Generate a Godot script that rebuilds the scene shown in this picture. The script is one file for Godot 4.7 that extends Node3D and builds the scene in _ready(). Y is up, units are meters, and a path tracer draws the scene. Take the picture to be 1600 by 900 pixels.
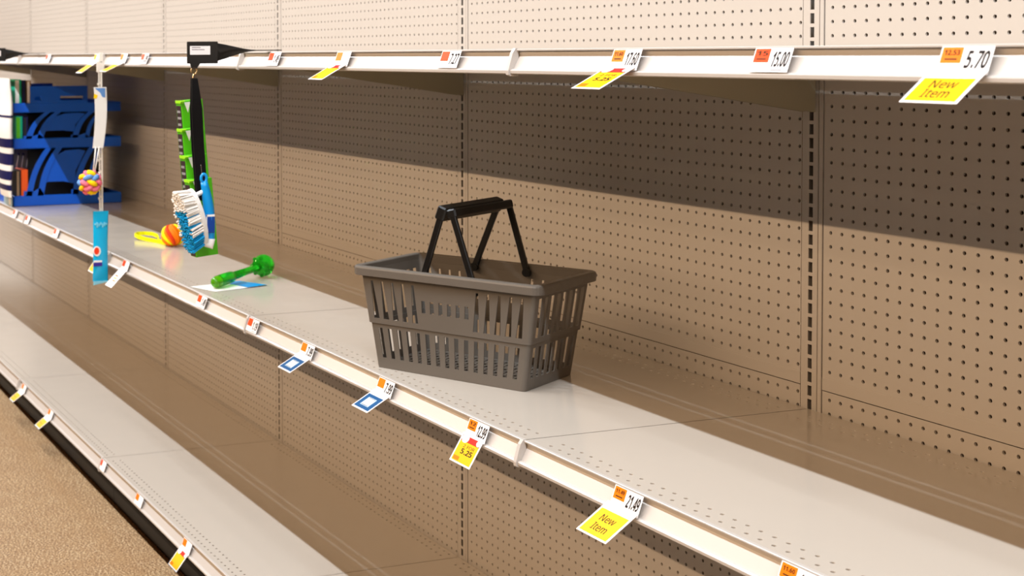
extends Node3D
# A run of empty supermarket shelving with a shopping basket; x runs along the shelves, z out into the aisle, y up. Floor at y = 0.

const W := 1.2192            # one bay, four feet
const INCH := 0.0254
const YM := 0.85             # top of the middle shelf
const YT := 1.5155           # top of the upper shelf
const YB := 0.16             # top of the base deck
const DM := 0.6121           # how far each shelf reaches into the aisle
const DT := 0.6282
const DB := 0.6442
const BAYS := 7              # bay b spans x from -b*W to (1-b)*W

var mats := {}
var used := {}
var rng := RandomNumberGenerator.new()

# ------------------------------------------------------------------ materials
func mat(key: String, c: Color, rough := 0.5, spec := 0.5) -> StandardMaterial3D:
	if mats.has(key):
		return mats[key]
	var m := StandardMaterial3D.new()
	m.resource_name = key
	m.albedo_color = c
	m.roughness = rough
	m.metallic_specular = spec
	mats[key] = m
	return m

func noise_tex(freq: float, size := 512, octaves := 3, ramp: Gradient = null, sd := 1, kind := FastNoiseLite.TYPE_SIMPLEX_SMOOTH) -> NoiseTexture2D:
	var n := FastNoiseLite.new()
	n.noise_type = kind
	n.seed = sd
	n.frequency = freq
	n.fractal_octaves = octaves
	var t := NoiseTexture2D.new()
	t.width = size
	t.height = size
	t.seamless = true
	t.noise = n
	if ramp:
		t.color_ramp = ramp
	return t

func grad(stops: Array) -> Gradient:
	var g := Gradient.new()
	var o := PackedFloat32Array()
	var c := PackedColorArray()
	for s in stops:
		o.append(s[0])
		c.append(s[1])
	g.offsets = o
	g.colors = c
	return g

func make_materials() -> void:
	var steel := mat("shelf_paint", Color(0.728, 0.693, 0.648), 0.2, 0.42)
	var rt := noise_tex(0.012, 512, 4, grad([[0.0, Color(0.55, 0.55, 0.55)], [1.0, Color(1, 1, 1)]]), 5)
	steel.roughness = 0.19
	steel.roughness_texture = rt
	steel.uv1_triplanar = true
	steel.uv1_world_triplanar = true
	steel.uv1_scale = Vector3(1.3, 1.3, 1.3)
	var wave := noise_tex(0.006, 512, 1, null, 9)
	wave.as_normal_map = true
	wave.bump_strength = 6.0
	steel.normal_enabled = true
	steel.normal_texture = wave
	steel.normal_scale = 0.05
	mat("panel_paint", Color(0.715, 0.685, 0.65), 0.45, 0.4)
	mat("rail_plastic", Color(0.745, 0.72, 0.695), 0.35, 0.5)
	mat("bracket_shaded_paint", Color(0.66, 0.63, 0.54), 0.45, 0.4)  # cream paint darkened: the deep shade under the shelves is put into the colour
	mat("black_kick", Color(0.03, 0.027, 0.024), 0.45, 0.3)
	mat("wall_paint", Color(0.46, 0.37, 0.29), 0.8, 0.3)
	mat("far_shelving", Color(0.46, 0.37, 0.29), 0.7, 0.3)
	mat("ceiling_paint", Color(0.42, 0.37, 0.32), 0.9, 0.3)
	var fl := mat("floor_speckle", Color(1, 1, 1), 0.45, 0.4)
	fl.albedo_texture = noise_tex(0.16, 1024, 3, grad([[0.0, Color(0.36, 0.24, 0.14)], [0.32, Color(0.50, 0.36, 0.23)], [0.46, Color(0.68, 0.53, 0.37)], [0.55, Color(0.73, 0.58, 0.41)], [0.68, Color(0.90, 0.76, 0.58)], [1.0, Color(1.0, 0.96, 0.86)]]), 21)
	fl.uv1_triplanar = true
	fl.uv1_world_triplanar = true
	fl.uv1_scale = Vector3(0.75, 0.75, 0.75)
	fl.detail_enabled = true
	fl.detail_albedo = noise_tex(0.02, 512, 4, grad([[0.0, Color(0.86, 0.8, 0.76, 0.5)], [1.0, Color(1, 1, 1, 0.5)]]), 33)
	fl.detail_blend_mode = BaseMaterial3D.BLEND_MODE_MUL
	fl.uv2_triplanar = true
	fl.uv2_world_triplanar = true
	fl.uv2_scale = Vector3(0.5, 0.5, 0.5)
	var bk := mat("basket_plastic", Color(0.385, 0.36, 0.33), 0.48, 0.45)
	bk.roughness_texture = noise_tex(0.03, 256, 3, grad([[0.0, Color(0.75, 0.75, 0.75)], [1.0, Color(1, 1, 1)]]), 4)
	bk.uv1_triplanar = true
	bk.uv1_scale = Vector3(5, 5, 5)
	mat("handle_plastic", Color(0.035, 0.033, 0.033), 0.38, 0.5)
	mat("card_white", Color(0.96, 0.95, 0.95), 0.5, 0.4)
	mat("orange", Color(0.95, 0.47, 0.01), 0.5, 0.3)
	mat("orange_red", Color(0.95, 0.28, 0.02), 0.5, 0.3)
	mat("yellow", Color(0.93, 0.70, 0.04), 0.5, 0.3)
	mat("red", Color(0.9, 0.16, 0.13), 0.5, 0.3)
	mat("tag_blue", Color(0.07, 0.30, 0.50), 0.5, 0.3)
	mat("pale_blue", Color(0.66, 0.78, 0.86), 0.5, 0.3)
	mat("ink", Color(0.1, 0.06, 0.05), 0.6, 0.3)
	mat("ink_soft", Color(0.24, 0.17, 0.05), 0.6, 0.3)
	mat("grey_print", Color(0.55, 0.54, 0.56), 0.6, 0.3)
	mat("tray_blue", Color(0.0, 0.34, 0.79), 0.35, 0.5)
	mat("black_plastic", Color(0.05, 0.045, 0.04), 0.4, 0.5)
	mat("black_web", Color(0.035, 0.03, 0.032), 0.6, 0.3)
	mat("brass", Color(0.85, 0.7, 0.5), 0.25, 0.5).metallic = 1.0
	mat("steel_wire", Color(0.8, 0.78, 0.74), 0.25, 0.5).metallic = 1.0
	mat("lime", Color(0.33, 0.74, 0.07), 0.4, 0.5)
	mat("lime_bright", Color(0.62, 0.9, 0.15), 0.4, 0.5)
	mat("pack_print", Color(0.2, 0.14, 0.17), 0.4, 0.5)
	mat("soft_white", Color(0.93, 0.92, 0.9), 0.55, 0.3)
	mat("brush_blue", Color(0.03, 0.58, 0.87), 0.3, 0.5)
	mat("brush_navy", Color(0.02, 0.25, 0.6), 0.35, 0.5)
	mat("bristle_blue", Color(0.1, 0.62, 0.85), 0.5, 0.3)
	mat("bristle_white", Color(0.95, 0.93, 0.9), 0.5, 0.3)
	mat("pouch_cyan", Color(0.04, 0.68, 0.88), 0.25, 0.5)
	mat("pouch_pale", Color(0.5, 0.85, 0.95), 0.25, 0.5)
	mat("purple", Color(0.2, 0.12, 0.55), 0.4, 0.4)
	mat("rope_yellow", Color(1.0, 0.83, 0.1), 0.7, 0.2)
	mat("rope_pink", Color(0.93, 0.47, 0.55), 0.7, 0.2)
	mat("rope_blue", Color(0.40, 0.58, 0.82), 0.7, 0.2)
	mat("ball_orange", Color(1.0, 0.5, 0.02), 0.55, 0.3)
	mat("ball_red", Color(0.93, 0.25, 0.1), 0.55, 0.3)
	mat("web_yellow", Color(0.93, 0.93, 0.0), 0.6, 0.3)
	mat("strip_clear", Color(0.93, 0.9, 0.85), 0.3, 0.5)
	mat("navy", Color(0.09, 0.1, 0.3), 0.4, 0.4)
	mat("teal", Color(0.05, 0.68, 0.52), 0.4, 0.4)
	mat("charcoal", Color(0.13, 0.14, 0.15), 0.45, 0.4)
	mat("tan", Color(0.62, 0.5, 0.38), 0.5, 0.4)
	mat("box_orange", Color(1.0, 0.38, 0.12), 0.45, 0.4)
	var tg := mat("toy_green", Color(0.16, 0.84, 0.16, 0.15), 0.06, 0.5)
	tg.refraction_enabled = true
	tg.refraction_scale = 0.04
	var tl := mat("toy_lime", Color(0.55, 0.9, 0.05, 0.25), 0.1, 0.5)
	tl.refraction_enabled = true
	tl.refraction_scale = 0.04
	mat("lamp_housing", Color(0.9, 0.9, 0.88), 0.5, 0.4)
	var glow := mat("lamp_tube", Color(1, 1, 1), 0.5, 0.4)
	glow.emission_enabled = true
	glow.emission = Color(1.0, 0.95, 0.87)
	glow.emission_energy_multiplier = 3.0

# ------------------------------------------------------------------ scene tree helpers
func numbered(called: String) -> String:
	var n: int = used.get(called, -1) + 1
	used[called] = n
	return called if n == 0 else "%s_%03d" % [called, n]

func tag(o: Node3D, label: String, category: String, group := "", kind := "") -> Node3D:
	if label: o.set_meta("label", label)
	if category: o.set_meta("category", category)
	if group: o.set_meta("group", group)
	if kind: o.set_meta("kind", kind)
	return o

func thing(called: String, label: String, category: String, at := Vector3.ZERO, basis_ := Basis.IDENTITY, group := "") -> Node3D:
	var o := Node3D.new()
	o.name = numbered(called)
	add_child(o)
	o.transform = Transform3D(basis_, at)
	tag(o, label, category, group)
	return o

func put(called: String, mesh: Mesh, m: Material, parent: Node = null, xf := Transform3D.IDENTITY) -> MeshInstance3D:
	var o := MeshInstance3D.new()
	o.name = numbered(called) if parent == null else called
	o.mesh = mesh
	o.material_override = m
	o.cast_shadow = GeometryInstance3D.SHADOW_CASTING_SETTING_ON
	(self if parent == null else parent).add_child(o, true)
	o.transform = xf
	return o

func obj(called: String, st: SurfaceTool, m: Material, parent: Node = null, xf := Transform3D.IDENTITY) -> MeshInstance3D:
	st.generate_normals()
	return put(called, st.commit(), m, parent, xf)

func mb(smooth := false) -> SurfaceTool:
	var st := SurfaceTool.new()
	st.begin(Mesh.PRIMITIVE_TRIANGLES)
	st.set_smooth_group(0 if smooth else -1)
	return st

# ------------------------------------------------------------------ shape helpers (corners are given counter-clockwise as seen from outside)
func tri(st: SurfaceTool, a: Vector3, b: Vector3, c: Vector3) -> void:
	st.add_vertex(a)
	st.add_vertex(c)
	st.add_vertex(b)

func quad(st: SurfaceTool, a: Vector3, b: Vector3, c: Vector3, d: Vector3) -> void:
	tri(st, a, b, c)
	tri(st, a, c, d)

func box(st: SurfaceTool, lo: Vector3, hi: Vector3, xf := Transform3D.IDENTITY, bev := 0.0) -> void:
	# a chamfered box: the hull of three inset boxes
	var c := (lo + hi) / 2.0
	var h := (hi - lo) / 2.0
	var e: float = minf(bev, minf(h.x, minf(h.y, h.z)) * 0.9)
	if e <= 0.0:
		for ax in 3:
			for s in [-1.0, 1.0]:
				var n := Vector3.ZERO
				n[ax] = s
				var u := Vector3.ZERO
				u[(ax + 1) % 3] = 1.0
				var v := Vector3.ZERO
				v[(ax + 2) % 3] = s
				quad(st, xf * (c + (n - u - v) * h), xf * (c + (n + u - v) * h), xf * (c + (n + u + v) * h), xf * (c + (n - u + v) * h))
		return
	for ax in 3:
		var a1 := (ax + 1) % 3
		var a2 := (ax + 2) % 3
		for s in [-1.0, 1.0]:
			var p: Array[Vector3] = []
			for k in [[-1, -1], [1, -1], [1, 1], [-1, 1]]:
				var q := Vector3.ZERO
				q[ax] = s * h[ax]
				q[a1] = k[0] * (h[a1] - e)
				q[a2] = k[1] * s * (h[a2] - e)
				p.append(xf * (c + q))
			quad(st, p[0], p[1], p[2], p[3])
		for s1 in [-1.0, 1.0]:
			for s2 in [-1.0, 1.0]:
				var f: Array[Vector3] = []
				for k in [[-1, 0], [1, 0], [1, 1], [-1, 1]]:
					var q := Vector3.ZERO
					q[ax] = k[0] * (h[ax] - e)
					q[a1] = s1 * (h[a1] - (0.0 if k[1] == 0 else e))
					q[a2] = s2 * (h[a2] - (e if k[1] == 0 else 0.0))
					f.append(xf * (c + q))
				if s1 * s2 > 0:
					quad(st, f[0], f[3], f[2], f[1])
				else:
					quad(st, f[0], f[1], f[2], f[3])
	for sx in [-1.0, 1.0]:
		for sy in [-1.0, 1.0]:
			for sz in [-1.0, 1.0]:
				var sg := Vector3(sx, sy, sz)
				var a := xf * (c + sg * (h - Vector3(0, e, e)))
				var b := xf * (c + sg * (h - Vector3(e, 0, e)))
				var d := xf * (c + sg * (h - Vector3(e, e, 0)))
				if sx * sy * sz > 0:
					tri(st, a, b, d)
				else:
					tri(st, a, d, b)

func prism(st: SurfaceTool, poly: PackedVector2Array, xf: Transform3D, z0: float, z1: float) -> void:
	# an outline in local x, y, extruded along local z
	var p := poly
	if Geometry2D.is_polygon_clockwise(p):
		p = poly.duplicate()
		p.reverse()
	var idx := Geometry2D.triangulate_polygon(p)
	for i in range(0, idx.size(), 3):
		var a := p[idx[i]]
		var b := p[idx[i + 1]]
		var c := p[idx[i + 2]]
		if (b - a).cross(c - a) < 0.0:
			var t := b
			b = c
			c = t
		tri(st, xf * Vector3(a.x, a.y, z1), xf * Vector3(b.x, b.y, z1), xf * Vector3(c.x, c.y, z1))
		tri(st, xf * Vector3(a.x, a.y, z0), xf * Vector3(c.x, c.y, z0), xf * Vector3(b.x, b.y, z0))
	for i in p.size():
		var a := p[i]
		var b := p[(i + 1) % p.size()]
		quad(st, xf * Vector3(a.x, a.y, z0), xf * Vector3(b.x, b.y, z0), xf * Vector3(b.x, b.y, z1), xf * Vector3(a.x, a.y, z1))

func along_x() -> Basis:
	# local x -> world z, local y -> world y, local z -> world -x : for outlines given as (z, y)
	return Basis(Vector3(0, 0, 1), Vector3(0, 1, 0), Vector3(-1, 0, 0))

func sweep_x(st: SurfaceTool, zy: PackedVector2Array, x0: float, x1: float, off := Vector3.ZERO) -> void:
	prism(st, zy, Transform3D(along_x(), off), -x1, -x0)

func frame_at(d: Vector3, hint := Vector3.UP) -> Basis:
	var z := d.normalized()
	var u := hint if absf(z.dot(hint)) < 0.97 else Vector3.RIGHT
	var x := u.cross(z).normalized()
	return Basis(x, z.cross(x), z)

func tube(st: SurfaceTool, pts: Array, rad: Variant, sides := 8, closed := false, flat := 1.0, hint := Vector3.UP) -> void:
	# rad: a number or one per point; flat squeezes the section along its second axis
	var rings: Array = []
	var n := pts.size()
	for i in n:
		var a: Vector3 = pts[(i - 1 + n) % n] if closed else pts[maxi(i - 1, 0)]
		var b: Vector3 = pts[(i + 1) % n] if closed else pts[mini(i + 1, n - 1)]
		var f := frame_at(b - a, hint)
		var r: float = rad if (rad is float or rad is int) else rad[i]
		var ring: Array[Vector3] = []
		for k in sides:
			var t := TAU * k / sides
			ring.append(pts[i] + f.x * cos(t) * r + f.y * sin(t) * r * flat)
		rings.append(ring)
	var last := n if closed else n - 1
	for i in last:
		var p: Array = rings[i]
		var q: Array = rings[(i + 1) % n]
		for k in sides:
			var l := (k + 1) % sides
			quad(st, p[k], p[l], q[l], q[k])
	if not closed:
		for k in range(1, sides - 1):
			tri(st, rings[0][0], rings[0][k + 1], rings[0][k])
			tri(st, rings[n - 1][0], rings[n - 1][k], rings[n - 1][k + 1])

func lathe(st: SurfaceTool, prof: Array, xf: Transform3D, seg := 16, squash := Vector3.ONE) -> void:
	# prof: (radius, height) from bottom to top, turned about local y
	for i in prof.size() - 1:
		var a: Vector2 = prof[i]
		var b: Vector2 = prof[i + 1]
		for k in seg:
			var t0 := TAU * k / seg
			var t1 := TAU * (k + 1) / seg
			var p0 := xf * (Vector3(a.x * cos(t0), a.y, -a.x * sin(t0)) * squash)
			var p1 := xf * (Vector3(a.x * cos(t1), a.y, -a.x * sin(t1)) * squash)
			var p2 := xf * (Vector3(b.x * cos(t1), b.y, -b.x * sin(t1)) * squash)
			var p3 := xf * (Vector3(b.x * cos(t0), b.y, -b.x * sin(t0)) * squash)
			if a.x > 1e-6:
				tri(st, p0, p1, p2)
			if b.x > 1e-6:
				tri(st, p0, p2, p3)

func ball_profile(r: float, n := 10) -> Array:
	var out := []
	for i in n + 1:
		var t := -PI / 2 + PI * i / n
		out.append(Vector2(maxf(0.0, r * cos(t)) if i > 0 and i < n else 0.0, r * sin(t)))
	return out

func text(called: String, s: String, size: Vector2, m: Material, parent: Node, xf: Transform3D, shear := 0.0, weight := 400) -> MeshInstance3D:
	# thin printed lettering stretched to a given width and height
	var t := TextMesh.new()
	var f := SystemFont.new()
	f.font_names = PackedStringArray(["Droid Sans"])
	f.font_weight = weight
	t.font = f
	t.text = s
	t.font_size = 32
	t.pixel_size = 0.01
	t.curve_step = 3.0
	t.depth = 0.02
	var bb := t.get_aabb()
	var k := Vector2(size.x / maxf(bb.size.x, 0.001), size.y / maxf(bb.size.y, 0.001))
	var c := bb.get_center()
	var b := Basis(Vector3(k.x, 0, 0), Vector3(k.y * shear, k.y, 0), Vector3(0, 0, 0.012))
	return put(called, t, m, parent, xf * Transform3D(b, b * -c))

# a sheet with round holes: local u = x, v = y, front to +z; rows are [low, centre, high], plain strips [low, high]
func holed_sheet(xf: Transform3D, u0: float, u1: float, rows: Array, plain: Array, cols: Array, r: float, t: float, back: bool) -> ArrayMesh:
	var V := PackedVector3Array()
	var N := PackedVector3Array()
	var I := PackedInt32Array()
	var fn := xf.basis.z.normalized()
	var cs := PackedVector2Array()
	for k in 8:
		cs.append(Vector2(cos(TAU * k / 8), sin(TAU * k / 8)) * r)
	var faces := [[0.0, 1.0]]
	if back:
		faces.append([-t, -1.0])
	for fc in faces:
		var z: float = fc[0]
		var sg: float = fc[1]
		for s in plain:
			var b := V.size()
			V.append_array(PackedVector3Array([xf * Vector3(u0, s[0], z), xf * Vector3(u1, s[0], z), xf * Vector3(u1, s[1], z), xf * Vector3(u0, s[1], z)]))
			for i in 4:
				N.append(fn * sg)
			I.append_array(PackedInt32Array([b, b + 2, b + 1, b, b + 3, b + 2] if sg > 0 else [b, b + 1, b + 2, b, b + 2, b + 3]))
	for row in rows:
		for j in cols.size():
			var cx: float = cols[j]
			var l: float = u0 if j == 0 else (cols[j - 1] + cx) / 2.0
			var h: float = u1 if j == cols.size() - 1 else (cols[j + 1] + cx) / 2.0
			var lo: float = row[0]
			var cy: float = row[1]
			var hi: float = row[2]
			var o := [Vector2(h, cy), Vector2(h, hi), Vector2(cx, hi), Vector2(l, hi), Vector2(l, cy), Vector2(l, lo), Vector2(cx, lo), Vector2(h, lo)]
			for fc in faces:
				var z: float = fc[0]
				var b := V.size()
				for k in 8:
					V.append(xf * Vector3(o[k].x, o[k].y, z))
					V.append(xf * Vector3(cx + cs[k].x, cy + cs[k].y, z))
					N.append(fn * fc[1])
					N.append(fn * fc[1])
				for k in 8:
					var p := b + 2 * k
					var q := b + 2 * ((k + 1) % 8)
					if fc[1] > 0:
						I.append_array(PackedInt32Array([p, q + 1, q, p, p + 1, q + 1]))
					else:
						I.append_array(PackedInt32Array([p, q, q + 1, p, q + 1, p + 1]))
			var w := V.size()
			for k in 8:
				V.append(xf * Vector3(cx + cs[k].x, cy + cs[k].y, 0))
				V.append(xf * Vector3(cx + cs[k].x, cy + cs[k].y, -t))
				var nn := xf.basis * Vector3(-cs[k].x, -cs[k].y, 0).normalized()
				N.append(nn)
				N.append(nn)
			for k in 8:
				var p := w + 2 * k
				var q := w + 2 * ((k + 1) % 8)
				I.append_array(PackedInt32Array([p, p + 1, q + 1, p, q + 1, q]))
	var arr := []
	arr.resize(Mesh.ARRAY_MAX)
	arr[Mesh.ARRAY_VERTEX] = V
	arr[Mesh.ARRAY_NORMAL] = N
	arr[Mesh.ARRAY_INDEX] = I
	var m := ArrayMesh.new()
	m.add_surface_from_arrays(Mesh.PRIMITIVE_TRIANGLES, arr)
	return m

# a wall with slots: at.call(u, v, depth) gives points; bands are [v0, v1, [[left0, right0, left1, right1], ...]]
func slat_wall(st: SurfaceTool, at: Callable, bands: Array) -> void:
	for b in bands:
		var v0: float = b[0]
		var v1: float = b[1]
		var edges := [[0.0, 0.0]]
		for s in b[2]:
			edges.append([s[0], s[2]])
			edges.append([s[1], s[3]])
		edges.append([1.0, 1.0])
		for i in range(0, edges.size(), 2):
			var l: Array = edges[i]
			var r: Array = edges[i + 1]
			quad(st, at.call(l[0], v0, 0.0), at.call(r[0], v0, 0.0), at.call(r[1], v1, 0.0), at.call(l[1], v1, 0.0))
			quad(st, at.call(l[0], v0, 1.0), at.call(l[1], v1, 1.0), at.call(r[1], v1, 1.0), at.call(r[0], v0, 1.0))
			quad(st, at.call(r[0], v0, 0.0), at.call(r[0], v0, 1.0), at.call(r[1], v1, 1.0), at.call(r[1], v1, 0.0))
			quad(st, at.call(l[0], v0, 1.0), at.call(l[0], v0, 0.0), at.call(l[1], v1, 0.0), at.call(l[1], v1, 1.0))
			quad(st, at.call(l[0], v0, 1.0), at.call(r[0], v0, 1.0), at.call(r[0], v0, 0.0), at.call(l[0], v0, 0.0))
			quad(st, at.call(l[1], v1, 0.0), at.call(r[1], v1, 0.0), at.call(r[1], v1, 1.0), at.call(l[1], v1, 1.0))

func v2(a: Array) -> PackedVector2Array:
	var p := PackedVector2Array()
	for i in range(0, a.size(), 2):
		p.append(Vector2(a[i], a[i + 1]))
	return p

# ------------------------------------------------------------------ main
func _ready() -> void:
	rng.seed = 7
	setup_view()
	make_materials()
	build_room()
	build_lamps()
	build_gondola()
	build_basket()
	build_tags()
	build_black_strip()
	build_clear_strip()
	build_floor_toys()
	build_stand()

func setup_view() -> void:
	# the camera was solved from the bay pitch, the shelf seams and the slots of the uprights
	var cam := Camera3D.new()
	cam.name = "camera"
	add_child(cam)
	cam.position = Vector3(2.0465, YM + 0.6596, 1.9564)
	cam.rotation = Vector3(-0.030783, 1.239924, -0.006374)
	var f := 2193.3
	cam.projection = Camera3D.PROJECTION_FRUSTUM
	cam.near = 0.05
	cam.far = 60.0
	cam.size = 900.0 / f * 0.05
	cam.frustum_offset = Vector2((800.0 - 257.44) / f, -(450.0 - 153.33) / f) * 0.05
	cam.current = true
	var att := CameraAttributesPhysical.new()
	att.frustum_near = 0.05
	att.frustum_far = 60.0
	att.frustum_focal_length = 49.0
	att.frustum_focus_distance = 2.45
	att.exposure_aperture = 8.5
	cam.attributes = att
	cam.near = 0.05
	cam.size = 900.0 / f * 0.05
	var env := Environment.new()
	env.background_mode = Environment.BG_COLOR
	env.background_color = Color(0, 0, 0)
	env.tonemap_mode = Environment.TONE_MAPPER_LINEAR
	env.tonemap_exposure = 1.0
	env.sdfgi_enabled = true
	env.ssao_enabled = true
	env.ssil_enabled = true
	var we := WorldEnvironment.new()
	we.name = "environment"
	we.environment = env
	add_child(we)


func build_lamps() -> void:
	# two rows of long fluorescent strips along the aisles, read from the two sets of shelf shadows
	for row in [[1.74, 3.46, 8.7, Color(0.93, 0.965, 1.0), 0.0], [4.98, 3.39, 6.2, Color(1.0, 0.85, 0.69), 1.05]]:
		for i in 8:
			var x: float = -11.6 + 2.5 * i
			var t := thing("ceiling_light", "long white fluorescent strip light on the ceiling above the aisle", "light", Vector3(x, row[1], row[0]), Basis(Vector3.RIGHT, row[4]), "fluorescent strips on the ceiling")
			var st := mb()
			prism(st, v2([-0.03, 0.012, 0.03, 0.012, 0.075, 0.05, 0.075, 0.06, -0.075, 0.06, -0.075, 0.05]), Transform3D(along_x(), Vector3.ZERO), -1.22, 1.22)
			box(st, Vector3(-1.1, 0.06, -0.03), Vector3(1.1, minf(0.12, 3.7 - row[1]), 0.03))
			obj("housing", st, mats.lamp_housing, t)
			st = mb(true)
			tube(st, [Vector3(-1.2, 0, 0), Vector3(1.2, 0, 0)], 0.014, 10)
			obj("tube", st, mats.lamp_tube, t)
			var l := AreaLight3D.new()
			l.name = "lamp_light"
			t.add_child(l)
			l.position = Vector3(0, -0.02, 0)
			l.rotation = Vector3(-PI / 2, 0, 0)
			l.area_size = Vector2(2.4, 0.028)
			l.area_normalize_energy = true
			l.light_energy = row[2]
			l.light_color = row[3]
			l.area_range = 30.0
			l.shadow_enabled = true

func slab(called: String, lo: Vector3, hi: Vector3, m: Material) -> void:
	var st := mb()
	box(st, lo, hi)
	tag(obj(called, st, m), "", "", "", "structure")

func build_room() -> void:
	var x0 := -14.0
	var x1 := 8.0
	var z1 := 8.0
	slab("floor", Vector3(x0, -0.1, -0.2), Vector3(x1, 0, z1), mats.floor_speckle)
	slab("ceiling", Vector3(x0, 3.7, -0.2), Vector3(x1, 3.8, z1), mats.ceiling_paint)
	slab("wall_back", Vector3(x0, 0, -0.2), Vector3(x1, 3.7, -0.075), mats.wall_paint)
	slab("wall_front", Vector3(x0, 0, z1), Vector3(x1, 3.7, z1 + 0.1), mats.wall_paint)
	# unseen run of shelving added across the aisle, chest high, to keep the far aisle's light off this floor
	var st := mb()
	box(st, Vector3(x0, 0.0, 3.05), Vector3(4.5, 1.605, 3.15))
	for y in [0.1, 0.6, 1.1, 1.57]:
		box(st, Vector3(x0, y, 2.65), Vector3(4.5, y + 0.035, 3.05))
		box(st, Vector3(x0, y, 3.15), Vector3(4.5, y + 0.035, 3.55))
	tag(obj("added_aisle_shelving", st, mats.far_shelving), "", "", "", "structure")
	slab("wall_left", Vector3(x0 - 0.1, 0, -0.2), Vector3(x0, 3.7, z1), mats.wall_paint)
	slab("wall_right", Vector3(x1, 0, -0.2), Vector3(x1 + 0.1, 3.7, z1), mats.wall_paint)

# ------------------------------------------------------------------ shelving
const NTH := ["first", "second", "third", "fourth", "fifth", "sixth", "seventh"]

func bay_name(b: int) -> String:
	return "bay just past the right edge" if b < 0 else "%s bay from the right" % NTH[b]

func cols46() -> Array:
	var c := []
	for j in 46:
		c.append(0.048 + INCH * j)
	return c

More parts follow.
